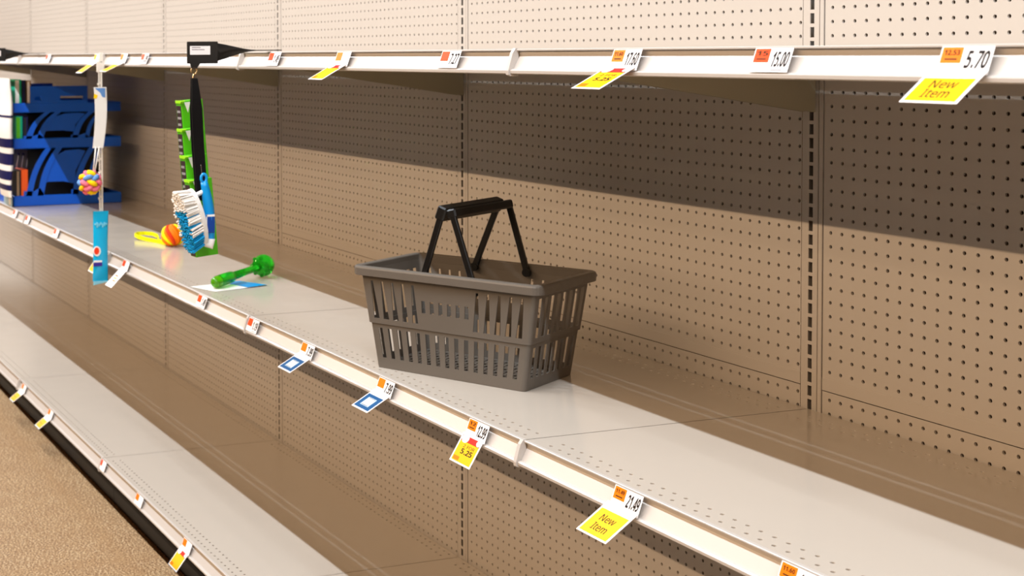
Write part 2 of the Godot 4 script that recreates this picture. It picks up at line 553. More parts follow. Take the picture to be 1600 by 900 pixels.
func build_gondola() -> void:
	var cols := cols46()
	# pegboard: upper and lower sheet of a bay share their meshes between the bays
	var up_rows := []
	for j in range(3, 41):
		var y := YM + 0.0005 + INCH * j
		up_rows.append([y - INCH / 2, y, y + INCH / 2])
	up_rows[0][0] = YM + 0.0640
	var top := YM + 0.0005 + INCH * 40.5
	var up_mesh := holed_sheet(Transform3D.IDENTITY, 0.031, W - 0.0225, up_rows, [[top, top + 0.02]], cols, 0.0035, 0.004, false)
	var lo_rows := []
	for j in range(-31, 2):
		var y := YM + 0.0005 + INCH * j
		lo_rows.append([y - INCH / 2, y, y + INCH / 2])
	lo_rows[lo_rows.size() - 1][2] = YM + 0.0400
	var lo_mesh := holed_sheet(Transform3D.IDENTITY, 0.031, W - 0.0225, lo_rows, [[0.0, lo_rows[0][0]]], cols, 0.0035, 0.004, false)
	for b in range(-1, BAYS):
		var x := -b * W
		var p := thing("pegboard_panel", "upper cream pegboard back panel of the %s" % bay_name(b), "panel", Vector3(x, 0, 0), Basis.IDENTITY, "cream pegboard back panels")
		put("perforated_sheet", up_mesh, mats.panel_paint, p)
		var st := mb()
		sweep_x(st, v2([-0.004, YM + 0.0415, 0.0005, YM + 0.0415, 0.0005, YM + 0.0634, 0.0, YM + 0.064, -0.004, YM + 0.064]), 0.031, W - 0.0225)
		obj("bottom_hem", st, mats.panel_paint, p)
		p = thing("pegboard_panel", "lower cream pegboard back panel of the %s" % bay_name(b), "panel", Vector3(x, 0, 0), Basis.IDENTITY, "cream pegboard back panels")
		put("perforated_sheet", lo_mesh, mats.panel_paint, p)
	# slotted uprights
	var ust := mb()
	var y0 := 0.16
	var n := 66
	var first := YM + 0.0077 - 27 * INCH
	var slot_h := 0.0188
	var face := func(u: float, v: float, d: float) -> Vector3: return Vector3(lerpf(-0.0215, 0.0168, u), v, -0.002 * d)
	var bands := [[0.0, first - slot_h / 2, []]]
	var sl := (0.0 + 0.0215 - 0.005) / 0.0383
	var sr := (0.0 + 0.0215 + 0.005) / 0.0383
	for i in n:
		var c := first + INCH * i
		bands.append([c - slot_h / 2, c + slot_h / 2, [[sl, sr, sl, sr]]])
		bands.append([c + slot_h / 2, c + INCH - slot_h / 2, []])
	slat_wall(ust, face, bands)
	ust.generate_normals()
	var umesh := ust.commit()
	var top_y: float = bands[bands.size() - 1][1]
	var rst := mb()
	box(rst, Vector3(-0.0215, 0, -0.045), Vector3(-0.0195, top_y, -0.002))
	box(rst, Vector3(0.0148, 0, -0.045), Vector3(0.0168, top_y, -0.002))
	box(rst, Vector3(-0.0215, 0, -0.047), Vector3(0.0168, top_y, -0.045))
	rst.generate_normals()
	var rmesh := rst.commit()
	var est := mb()
	box(est, Vector3(0.0192, 0, -0.02), Vector3(0.0285, top_y, 0.0012), Transform3D.IDENTITY, 0.0008)
	est.generate_normals()
	var emesh := est.commit()
	for k in range(-1, 6):
		var u := thing("shelf_upright", "slotted cream steel upright, %s, between two pegboard bays" % ("just past the right edge" if k < 0 else NTH[k] + " from the right"), "upright", Vector3(-k * W, 0, 0), Basis.IDENTITY, "slotted uprights")
		put("slotted_face", umesh, mats.panel_paint, u)
		put("channel", rmesh, mats.panel_paint, u)
		put("edge_strip", emesh, mats.panel_paint, u)
	# shelves
	for lv in [["top", YT, DT], ["middle", YM, DM], ["base", YB, DB]]:
		var d: float = lv[2]
		var bz := 0.0235 if lv[0] == "base" else 0.0450
		var gap := 0.0100 if lv[0] == "base" else 0.0040
		var back := [[-(bz + 0.0125), -bz, -(bz - 0.0120)], [-(bz + 0.0370), -(bz + 0.0250), -(bz + 0.0125)]]
		var front := [[-(d - 0.0345), -(d - 0.0475), -(d - 0.0600)], [-(d - 0.0110), -(d - 0.0230), -(d - 0.0345)]]
		var rows := []
		for r in back + front:
			rows.append([minf(r[0], r[2]), r[1], maxf(r[0], r[2])])
		var xf := Transform3D(Basis(Vector3(1, 0, 0), Vector3(0, 0, -1), Vector3(0, 1, 0)), Vector3.ZERO)
		var deck := holed_sheet(xf, 0.0012, W - 0.0012, rows, [[-(bz - 0.0120), -gap], [-(d - 0.0600), -(bz + 0.0370)], [-(d - 0.004), -(d - 0.0110)]], cols, 0.0033, 0.0011, true)
		var fst := mb()
		sweep_x(fst, v2([gap, -0.0006, gap, -0.022, gap + 0.0012, -0.022, gap + 0.0012, -0.0006]), 0.0012, W - 0.0012)
		sweep_x(fst, v2([d - 0.0075, -0.0011, d - 0.0075, -0.034, d - 0.0063, -0.034, d - 0.0063, -0.0011]), 0.0012, W - 0.0012)
		box(fst, Vector3(0.0012, -0.02, gap + 0.0012), Vector3(0.0024, -0.0006, d - 0.0075))
		box(fst, Vector3(W - 0.0024, -0.02, gap + 0.0012), Vector3(W - 0.0012, -0.0006, d - 0.0075))
		fst.generate_normals()
		var flange := fst.commit()
		var pst := mb()
		var prof := [-0.0062, 0.0004, -0.0004, 0.0004, 0.0006, -0.0006, 0.0004, -0.0026, -0.0056, -0.0030, -0.0060, -0.0105, 0.006, -0.033, 0.0108, -0.0336, 0.0135, -0.0360, 0.0128, -0.0405, 0.008, -0.042, -0.002, -0.042, -0.0062, -0.03]
		var zy := v2(prof)
		for i in zy.size():
			zy[i].x += d
		sweep_x(pst, zy, 0.0045, W - 0.0045)
		pst.generate_normals()
		var rail := pst.commit()
		var cst := mb()
		var cap := v2([d - 0.004, 0.0015, d + 0.002, 0.0015, d + 0.0075, -0.006, d + 0.0165, -0.036, d + 0.0155, -0.043, d + 0.010, -0.0455, d - 0.003, -0.0455])
		sweep_x(cst, cap, -0.0042, 0.0042)
		cst.generate_normals()
		var capm := cst.commit()
		var bst := mb()
		var zyb := v2([0.003, -0.0205, 0.003, -0.1175, 0.012, -0.1178, 0.16, -0.0945, 0.30, -0.0735, 0.555, -0.034, 0.57, -0.0205])
		sweep_x(bst, zyb, -0.0012, 0.0012)
		bst.generate_normals()
		var brk := bst.commit()
		var kst := mb()
		var kz := v2([0.545, 0.0, 0.602, 0.0, 0.606, 0.010, 0.606, 0.048, 0.602, 0.056, 0.572, 0.060, 0.568, 0.1170, 0.545, 0.1170])
		sweep_x(kst, kz, 0.001, W - 0.001)
		kst.generate_normals()
		var kick := kst.commit()
		for b in range(-1, BAYS):
			if lv[0] == "middle" and b > 5 or lv[0] == "top" and b > 5:
				continue
			var s := thing("metal_shelf", "%s cream steel shelf of the %s" % [lv[0], bay_name(b)], "shelf", Vector3(-b * W, lv[1], 0), Basis.IDENTITY, "cream steel shelves")
			put("deck", deck, mats.shelf_paint, s)
			put("flange", flange, mats.shelf_paint, s)
			put("price_rail", rail, mats.rail_plastic, s)
			put("rail_end_cap", capm, mats.rail_plastic, s)
			if lv[0] == "base":
				put("kick_plate", kick, mats.black_kick, s, Transform3D(Basis.IDENTITY, Vector3(0, -YB, 0)))
			else:
				put("bracket", brk, mats.bracket_shaded_paint, s, Transform3D(Basis.IDENTITY, Vector3(0.011, 0, 0)))
				put("bracket", brk, mats.bracket_shaded_paint, s, Transform3D(Basis.IDENTITY, Vector3(W - 0.0125, 0, 0)))

# ------------------------------------------------------------------ basket
func build_basket() -> void:
	var t := thing("shopping_basket", "grey brown plastic shopping basket with two black raised handles on the middle shelf", "basket", Vector3(-0.4863, YM + 0.0006, 0.4130), Basis(Vector3.UP, 0.5003))
	var H := 0.2114
	var half := func(y: float) -> Vector2:
		# half length and half width at a height, with a small step outwards at the middle band
		var k := y / H
		var st := 0.003 if y > 0.094 else 0.0
		return Vector2(lerpf(0.1705, 0.2005, k) + st, lerpf(0.1000, 0.1140, k) + st)
	var rc := 0.009
	var m: Material = mats.basket_plastic
	var slots_long_low := []
	var slots_long_up := []
	var NL := 15
	for i in NL:
		var a := 0.012 + 0.976 * i / NL
		var w := 0.976 / NL
		slots_long_low.append([a + w * 0.29, a + w * 0.71, a + w * 0.29, a + w * 0.71])
		if i < 5 or i > 9:
			slots_long_up.append([a + w * 0.20, a + w * 0.78, a + w * 0.40, a + w * 0.62])
	var slots_short := []
	var NS := 8
	for i in NS:
		var a := 0.02 + 0.96 * i / NS
		var w := 0.96 / NS
		slots_short.append([a + w * 0.22, a + w * 0.78, a + w * 0.22, a + w * 0.78])
	# small cut-outs in the solid middle panel, in the letter-like shapes of the pressed name
	var cuts := []
	for i in 6:
		var c := 0.365 + 0.054 * i
		cuts.append([c - 0.013, c + 0.013, c - 0.011, c + 0.011])
	var up_with_cuts := func(part: int) -> Array:
		var out := []
		for s in slots_long_up:
			# a slot runs from v 0.105 to 0.184; take the slice of it that falls in this band
			var f0: float = [0.0, 0.30, 0.62][part]
			var f1: float = [0.30, 0.62, 1.0][part]
			out.append([lerpf(s[0], s[2], f0), lerpf(s[1], s[3], f0), lerpf(s[0], s[2], f1), lerpf(s[1], s[3], f1)])
		if part == 1:
			for c in cuts:
				out.append(c)
		out.sort_custom(func(p: Array, q: Array) -> bool: return p[0] < q[0])
		return out
	var ya := 0.105
	var yb := 0.184
	var long_bands := [[0.0, 0.022, []], [0.022, 0.085, slots_long_low], [0.085, 0.0939, []], [0.0939, 0.0941, []], [0.0941, ya, []], [ya, lerpf(ya, yb, 0.30), up_with_cuts.call(0)], [lerpf(ya, yb, 0.30), lerpf(ya, yb, 0.62), up_with_cuts.call(1)], [lerpf(ya, yb, 0.62), yb, up_with_cuts.call(2)], [yb, H, []]]
	var short_bands := [[0.0, 0.022, []], [0.022, 0.085, slots_short], [0.085, 0.0939, []], [0.0939, 0.0941, []], [0.0941, ya, []], [ya, yb, slots_short], [yb, H, []]]
	var th := 0.0022
	for s in [1.0, -1.0]:
		var st := mb()
		slat_wall(st, func(u: float, v: float, d: float) -> Vector3:
			var h: Vector2 = half.call(v)
			return Vector3(s * lerpf(-(h.x - rc), h.x - rc, u), v, s * (h.y - th * d)), long_bands)
		# rounded corner at the far end of this wall
		for e in [1.0, -1.0]:
			for bi in long_bands.size():
				var v0: float = long_bands[bi][0]
				var v1: float = long_bands[bi][1]
				for k in 4:
					var q: Array[Vector3] = []
					for dd in [0.0, th]:
						for c in [[v0, k], [v0, k + 1], [v1, k + 1], [v1, k]]:
							var h: Vector2 = half.call(c[0])
							var ang: float = PI / 4 * c[1] / 4.0
							q.append(Vector3(e * (h.x - rc + sin(ang) * (rc - dd)), c[0], s * (h.y - rc + cos(ang) * (rc - dd))))
					if e * s > 0:
						quad(st, q[0], q[1], q[2], q[3])
						quad(st, q[4], q[7], q[6], q[5])
					else:
						quad(st, q[0], q[3], q[2], q[1])
						quad(st, q[4], q[5], q[6], q[7])
		obj("long_wall", st, m, t)
		st = mb()
		slat_wall(st, func(u: float, v: float, d: float) -> Vector3:
			var h: Vector2 = half.call(v)
			return Vector3(s * (h.x - th * d), v, s * lerpf(h.y - rc, -(h.y - rc), u)), short_bands)
		for e in [1.0, -1.0]:
			for bi in long_bands.size():
				var v0: float = long_bands[bi][0]
				var v1: float = long_bands[bi][1]
				for k in 4:
					var q: Array[Vector3] = []
					for dd in [0.0, th]:
						for c in [[v0, k], [v0, k + 1], [v1, k + 1], [v1, k]]:
							var h: Vector2 = half.call(c[0])
							var ang: float = PI / 4 + PI / 4 * c[1] / 4.0
							q.append(Vector3(s * (h.x - rc + sin(ang) * (rc - dd)), c[0], e * (h.y - rc + cos(ang) * (rc - dd))))
					if e * s > 0:
						quad(st, q[0], q[1], q[2], q[3])
						quad(st, q[4], q[7], q[6], q[5])
					else:
						quad(st, q[0], q[3], q[2], q[1])
						quad(st, q[4], q[5], q[6], q[7])
		obj("end_wall", st, m, t)
	# bottom grid
	var bst := mb()
	var h0: Vector2 = half.call(0.006)
	var bands := [[0.0, 0.06, []]]
	for r in 9:
		var v0 := 0.06 + 0.88 * (r + 0.12) / 9.0
		var v1 := 0.06 + 0.88 * (r + 0.88) / 9.0
		var sl := []
		for i in 22:
			var a := 0.03 + 0.94 * (i + 0.2) / 22.0
			var b := 0.03 + 0.94 * (i + 0.8) / 22.0
			sl.append([a, b, a, b])
		bands.append([bands[bands.size() - 1][1], v0, []])
		bands.append([v0, v1, sl])
	bands.append([bands[bands.size() - 1][1], 1.0, []])
	slat_wall(bst, func(u: float, v: float, d: float) -> Vector3: return Vector3(lerpf(-h0.x + 0.004, h0.x - 0.004, u), 0.008 - 0.0035 * d, lerpf(h0.y - 0.004, -h0.y + 0.004, v)), bands)
	obj("bottom_grid", bst, m, t)
	# rim: a rolled flange swept round the opening
	var ht: Vector2 = half.call(H)
	var sec := v2([-0.0035, 0.197, -0.0035, 0.2122, -0.0015, 0.2140, 0.0095, 0.2140, 0.0125, 0.2125, 0.0135, 0.2095, 0.0128, 0.1955, 0.0115, 0.1945, 0.0095, 0.1955, 0.0090, 0.2060, 0.0010, 0.2060, 0.0008, 0.1960])
	var path: Array = []
	for c in [[1, 1, 0.0], [-1, 1, 90.0], [-1, -1, 180.0], [1, -1, 270.0]]:
		for k in 6:
			var ang := deg_to_rad(c[2] + 90.0 * k / 5.0)
			path.append([Vector2(c[0] * (ht.x - rc), c[1] * (ht.y - rc)), Vector2(cos(ang), sin(ang))])
	var rst := mb()
	for i in path.size():
		var p: Array = path[i]
		var q: Array = path[(i + 1) % path.size()]
		for k in sec.size():
			var a := sec[k]
			var b := sec[(k + 1) % sec.size()]
			var f := func(w: Array, c: Vector2) -> Vector3:
				var o: Vector2 = w[0] + w[1] * (rc + c.x)
				return Vector3(o.x, c.y, o.y)
			quad(rst, f.call(p, a), f.call(p, b), f.call(q, b), f.call(q, a))
	obj("rim", rst, m, t)
	# two swing handles raised until they meet over the middle
	for hd in [[-0.058, -0.003, 0.1105, 0.344], [0.066, 0.018, 0.1105, 0.341]]:
		var hn := Node3D.new()
		hn.name = "handle"
		t.add_child(hn, true)
		var px: float = hd[0]
		var ax: float = hd[1]
		for z in [1.0, -1.0]:
			var a := Vector3(px, 0.186 if z > 0 else 0.198, z * (hd[2] - 0.004))
			var b := Vector3(ax, hd[3], z * (hd[2] + 0.004))
			var d := (b - a).normalized()
			var sd := d.cross(Vector3(0, 0, 1)).normalized()
			var st := mb()
			var xf := Transform3D(Basis(sd, d, sd.cross(d)), a)
			box(st, Vector3(-0.0065, -0.006, -0.004), Vector3(0.0065, (b - a).length() + 0.004, 0.004), xf, 0.0015)
			obj("leg", st, mats.handle_plastic, hn)
			st = mb()
			var ring := []
			for k in 12:
				ring.append(Vector2(cos(TAU * k / 12), sin(TAU * k / 12)) * 0.009)
			prism(st, PackedVector2Array(ring), Transform3D(Basis.IDENTITY, Vector3(px, 0.184 if z > 0 else 0.198, 0)), z * (hd[2] - 0.006) - 0.004, z * (hd[2] - 0.006) + 0.004)
			obj("pivot", st, mats.handle_plastic, hn)
		var gst := mb()
		var gw := 0.0115
		var lean := Basis(Vector3(0, 0, 1), -0.35 if ax < 0.0 else 0.25)
		box(gst, Vector3(-gw, -0.023 if ax < 0.005 else -0.012, -hd[2] - 0.008), Vector3(gw - 0.002, 0.006, hd[2] + 0.008), Transform3D(lean, Vector3(ax, hd[3], 0)), 0.003)
		obj("grip", gst, mats.handle_plastic, hn)

# ------------------------------------------------------------------ price tags
func plate(called: String, w: float, h: float, m: Material, parent: Node, xf: Transform3D, c := Vector2.ZERO, t := 0.0005) -> MeshInstance3D:
	var st := mb()
	box(st, Vector3(c.x - w / 2, c.y - h / 2, 0), Vector3(c.x + w / 2, c.y + h / 2, t), xf)
	return obj(called, st, m, parent)

func price_tag(lv: String, x: float, kind: String, patch: String, otext: String, price: String, label: String, fall := Vector2(-0.033, 0.055), w := 0.066, hang_w := 0.068) -> void:
	var y: float = {"t": YT, "m": YM, "b": YB}[lv]
	var d: float = {"t": DT, "m": DM, "b": DB}[lv]
	var t := thing("price_tag", label, "tag", Vector3(x, y, d), Basis.IDENTITY, "price tags on the shelf rails")
	var up := Vector3(0, 0.032, -0.0118).normalized()
	var fr := Basis(Vector3.RIGHT, up, Vector3.RIGHT.cross(up))
	var o := Transform3D(fr, Vector3(0, -0.0175, 0.0078))
	plate("label_card", w, 0.033, mats.card_white, t, o)
	var ow := w * 0.40
	plate("orange_patch", ow, 0.0185, mats[patch], t, o, Vector2(-w / 2 + ow / 2 + 0.002, 0.006), 0.0008)
	if otext:
		text("patch_print", otext, Vector2(ow * 0.75, 0.006), mats.ink_soft, t, o * Transform3D(Basis.IDENTITY, Vector3(-w / 2 + ow / 2 + 0.002, 0.009, 0.0010)), 0.0, 700)
		plate("print_line", ow * 0.6, 0.0018, mats.ink_soft, t, o, Vector2(-w / 2 + ow / 2 + 0.002, 0.0012), 0.0010)
	if price:
		text("price_print", price, Vector2(w * 0.42, 0.0205), mats.ink, t, o * Transform3D(Basis.IDENTITY, Vector3(w * 0.24, 0.001, 0.0008)), 0.12, 700)
		plate("print_line", w * 0.3, 0.0012, mats.grey_print, t, o, Vector2(w * 0.2, -0.0135), 0.0008)
	if kind == "":
		return
	var dn := Vector3(0, fall.x, fall.y)
	var L := dn.length() + 0.003
	var cy := -dn.normalized()
	var hb := Basis(Vector3.RIGHT, cy, Vector3.RIGHT.cross(cy))
	var hx := Transform3D(hb, Vector3(-w * 0.05, -0.0285, 0.0128))
	plate("hanging_card", hang_w, L, mats.card_white, t, hx, Vector2(0, -L / 2))
	# the strip that joins the label and the card
	var bst := mb()
	box(bst, Vector3(-hang_w / 2, -0.0168, 0.0006), Vector3(hang_w / 2, -0.0105, 0.0011), o * Transform3D(Basis.IDENTITY, Vector3(-w * 0.05, 0, 0)))
	obj("flap", bst, mats.card_white, t)
	var iw := hang_w - 0.008
	match kind:
		"new":
			plate("yellow_field", iw, L - 0.0175, mats.yellow, t, hx, Vector2(0, -L / 2 - 0.0055), 0.0008)
			text("print", "New", Vector2(iw * 0.52, 0.013), mats.ink_soft, t, hx * Transform3D(Basis.IDENTITY, Vector3(0.0, -L * 0.44, 0.0009)))
			text("print", "Item", Vector2(iw * 0.52, 0.014), mats.ink_soft, t, hx * Transform3D(Basis.IDENTITY, Vector3(0.0, -L * 0.72, 0.0009)))
		"sale":
			plate("yellow_field", iw, L * 0.68, mats.yellow, t, hx, Vector2(0, -L * 0.60), 0.0008)
			plate("red_field", iw, L * 0.2, mats.red, t, hx, Vector2(0, -L * 0.165), 0.0008)
			for q in [[-iw * 0.3, 0.011], [iw * 0.42, 0.007]]:
				var ring := []
				for k in 14:
					ring.append(Vector2(q[0] + cos(TAU * k / 14) * q[1], -L * 0.15 + sin(TAU * k / 14) * q[1] * 0.8))
				var st := mb()
				prism(st, PackedVector2Array(ring), hx, 0.0, 0.0011)
				obj("white_spot", st, mats.card_white, t)
			if price:
				text("print", "2 FOR", Vector2(iw * 0.6, 0.006), mats.ink_soft, t, hx * Transform3D(Basis.IDENTITY, Vector3(0.004, -L * 0.39, 0.0009)))
				text("print", "5.25", Vector2(iw * 0.6, 0.010), mats.ink, t, hx * Transform3D(Basis.IDENTITY, Vector3(0.004, -L * 0.57, 0.0009)), 0.0, 700)
			plate("corner_print", iw * 0.3, L * 0.13, mats.orange, t, hx, Vector2(-iw * 0.3, -L * 0.84), 0.0010)
		"blue":
			plate("blue_field", iw + 0.001, L - 0.018, mats.tag_blue, t, hx, Vector2(0, -L / 2 - 0.005), 0.0008)
			plate("pale_square", iw * 0.56, (L - 0.018) * 0.60, mats.pale_blue, t, hx, Vector2(0, -L / 2 - 0.005), 0.0010)
			plate("white_square", iw * 0.46, (L - 0.018) * 0.48, mats.card_white, t, hx, Vector2(0, -L / 2 - 0.005), 0.0012)
			for s in [0.25, -0.25]:
				plate("print_line", iw * 0.42, 0.002, mats.grey_print, t, hx, Vector2(0, -L / 2 - 0.005 + s * (L - 0.018)), 0.0013)
		"yellow":
			plate("yellow_field", iw, L * 0.66, mats.yellow, t, hx, Vector2(0, -L * 0.6), 0.0008)
			plate("print_line", iw * 0.5, 0.003, mats.orange, t, hx, Vector2(-iw * 0.1, -L * 0.6), 0.0010)
		"swoosh":
			for k in 3:
				plate("print_line", iw * 0.5, 0.004, mats[["orange", "yellow", "orange"][k]], t, hx, Vector2(-0.006 + 0.006 * k, -L * (0.4 + 0.13 * k)), 0.0008)

func build_tags() -> void:
	# upper rail, right to left
	price_tag("t", 0.884, "new", "orange", "12.53", "5.70", "yellow New Item tag hanging from the top rail near the right edge", Vector2(-0.033, 0.042), 0.066, 0.074)
	price_tag("t", 0.597, "", "orange_red", "15", "15.00", "orange and white price label reading 15.00 on the top rail")
	price_tag("t", 0.302, "sale", "orange", "11.60", "17.60", "yellow and red sale tag hanging from the top rail above the basket", Vector2(-0.030, 0.060))
	price_tag("t", -0.201, "", "orange_red", "", "7.27", "orange and white price label on the top rail above the basket handles")
	price_tag("t", -0.640, "sale", "orange", "", "", "yellow and red sale tag hanging from the top rail between basket and black sign", Vector2(-0.030, 0.055))
	price_tag("t", -1.004, "", "orange_red", "", "1.49", "small orange price label on the top rail just right of the black sign")
	price_tag("t", -1.985, "", "orange_red", "", "2.99", "small orange price label on the top rail just left of the black sign")
	price_tag("t", -2.200, "yellow", "orange", "", "", "pale yellow tag hanging from the top rail right of the white hanging strip", Vector2(-0.028, 0.060))
	price_tag("t", -2.505, "yellow", "yellow", "", "", "yellow tag hanging from the top rail left of the white hanging strip", Vector2(-0.035, 0.055))
	price_tag("t", -3.170, "", "orange_red", "", "", "tiny orange price label on the top rail above the blue display stand")
	# middle rail, right to left
	price_tag("m", 0.632, "", "orange", "11.60", "10.49", "orange and white price label on the middle rail cut by the bottom edge")
	price_tag("m", 0.288, "new", "orange", "11.49", "21.49", "yellow New Item tag hanging from the middle rail right of the rail joint", Vector2(-0.035, 0.054), 0.066, 0.072)
	price_tag("m", -0.133, "sale", "orange", "12", "12.99", "yellow and red sale tag hanging from the middle rail below the basket's right corner", Vector2(-0.0445, 0.028))
	price_tag("m", -0.482, "blue", "orange", "", "7.99", "blue bordered tag hanging from the middle rail below the basket's left corner", Vector2(-0.027, 0.049))
	price_tag("m", -0.858, "blue", "orange", "", "7.99", "blue bordered tag hanging from the middle rail left of the basket", Vector2(-0.027, 0.049))
	price_tag("m", -1.180, "", "orange_red", "", "1.19", "orange and white price label on the middle rail beside a rail joint")
	price_tag("m", -1.545, "", "orange_red", "", "1.49", "orange and white price label on the middle rail below the green toy")
	price_tag("m", -2.245, "swoosh", "orange_red", "", "", "white tag with orange print hanging from the middle rail beside the blue pouch", Vector2(-0.050, 0.050))
	price_tag("m", -2.520, "yellow", "orange", "", "", "yellow and white tag hanging half hidden behind the blue pouch", Vector2(-0.045, 0.030))
	price_tag("m", -3.130, "", "orange_red", "", "", "tiny orange price label on the middle rail left of the blue pouch")
	price_tag("m", -3.600, "", "orange_red", "", "", "tiny orange price label on the middle rail right of the blue stand")
	price_tag("m", -3.830, "", "orange_red", "", "", "tiny orange price label on the middle rail below the blue stand's corner")
	# base rail
	price_tag("b", -1.590, "sale", "orange", "", "", "yellow and red sale tag hanging from the base rail nearest the camera", Vector2(-0.043, 0.034))
	price_tag("b", -2.020, "", "orange", "", "", "small orange price label on the base rail left of the nearest yellow tag")
	price_tag("b", -2.415, "", "orange_red", "", "", "small orange price label on the base rail beside a rail joint")
	price_tag("b", -3.120, "yellow", "orange", "", "", "yellow tag hanging over the black kick plate, second from the left edge", Vector2(-0.032, 0.044))
	price_tag("b", -3.560, "yellow", "orange", "", "", "yellow tag hanging over the black kick plate, nearest the left edge", Vector2(-0.032, 0.044))

# ------------------------------------------------------------------ black sign, strap and what hangs on it
func sign_holder(x: float, label: String) -> Node3D:
	var t := thing("sign_holder", label, "sign", Vector3(x, YM, 0))
	var st := mb()
	box(st, Vector3(-0.0015, 0.6385, 0.7555), Vector3(0.0015, 0.6905, 0.8335), Transform3D.IDENTITY, 0.0012)
	prism(st, v2([0.826, 0.640, 0.800, 0.640, 0.810, 0.626, 0.822, 0.626]), Transform3D(along_x(), Vector3.ZERO), -0.0015, 0.0015)
	obj("plate", st, mats.black_plastic, t)
	st = mb()
	box(st, Vector3(0.0015, 0.6595, 0.7755), Vector3(0.0021, 0.6800, 0.8265), Transform3D.IDENTITY, 0.0004)
	var lb := obj("paper_label", st, mats.card_white, t)
	st = mb()
	for k in 2:
		box(st, Vector3(0.0020, 0.6755 - 0.005 * k, 0.800 - 0.01 * k), Vector3(0.0023, 0.6775 - 0.005 * k, 0.822))
	obj("print_line", st, mats.grey_print, lb)
	# twisted neck, flat against the rail at its far end
	st = mb(true)
	var n := 14
	var prev: Array = []
	for i in n + 1:
		var f := float(i) / n
		var z := lerpf(0.757, 0.662, f)
		var ang := f * PI / 2
		var hw := lerpf(0.021, 0.005, minf(1.0, f * 1.15))
		var c := Vector3(lerpf(0.0, 0.012, f), 0.6655 + 0.0035 * f, z)
		var side := Vector3(sin(ang), cos(ang), 0) * hw
		var nn := Vector3(cos(ang), -sin(ang), 0) * 0.0012
		var cur := [c + side + nn, c - side + nn, c - side - nn, c + side - nn]
		if prev:
			for k in 4:
				var l := (k + 1) % 4
				quad(st, prev[k], prev[l], cur[l], cur[k])
		prev = cur
	obj("twisted_neck", st, mats.black_plastic, t)
	st = mb()
	box(st, Vector3(0.002, 0.6680, 0.600), Vector3(0.022, 0.6702, 0.664))
	obj("rail_clip", st, mats.black_plastic, t)
	return t

func carton(at: Vector3, turn: Basis, h: float, label: String) -> void:
	var t := thing("green_carton", label, "carton", at, turn, "green cartons on the black strap")
	var w := 0.058
	var d := 0.033
	var st := mb()
	box(st, Vector3(-d / 2, -h, -w / 2), Vector3(d / 2, 0, w / 2), Transform3D.IDENTITY, 0.0008)
	obj("body", st, mats.lime, t)
	st = mb()
	box(st, Vector3(-d / 2 + 0.003, -h + 0.002, w / 2 - 0.0004), Vector3(d / 2 - 0.003, -0.012, w / 2 + 0.0006))
	var sp := obj("printed_side", st, mats.pack_print, t)
	st = mb()
	box(st, Vector3(-d / 2 + 0.006, -h + 0.012, w / 2 + 0.0002), Vector3(d / 2 - 0.005, -h + 0.04, w / 2 + 0.001))
	obj("barcode_patch", st, mats.card_white, sp)
	st = mb()
	for k in 4:
		box(st, Vector3(-d / 2 + 0.005, -0.03 - 0.016 * k, w / 2 + 0.0002), Vector3(d / 2 - 0.009 + 0.003 * (k % 2), -0.024 - 0.016 * k, w / 2 + 0.001))
	obj("print_line", st, mats.grey_print, sp)
	st = mb()
	box(st, Vector3(d / 2 - 0.001, -0.014, w / 2 - 0.006), Vector3(d / 2 + 0.012, -0.011, w / 2 + 0.004), Transform3D(Basis(Vector3(0, 0, 1), 0.5), Vector3(-0.004, -0.002, 0)))
	box(st, Vector3(-d / 2, -0.006, w / 2 - 0.001), Vector3(d / 2, 0.001, w / 2 + 0.0015))
	obj("bright_flap", st, mats.lime_bright, t)
	st = mb()
	prism(st, v2([w / 2 - 0.008, -0.004, w / 2 - 0.024, -0.004, w / 2 - 0.016, -0.030]), Transform3D(along_x(), Vector3(d / 2, 0, 0)), -0.0008, 0.0)
	obj("white_mark", st, mats.soft_white, t)

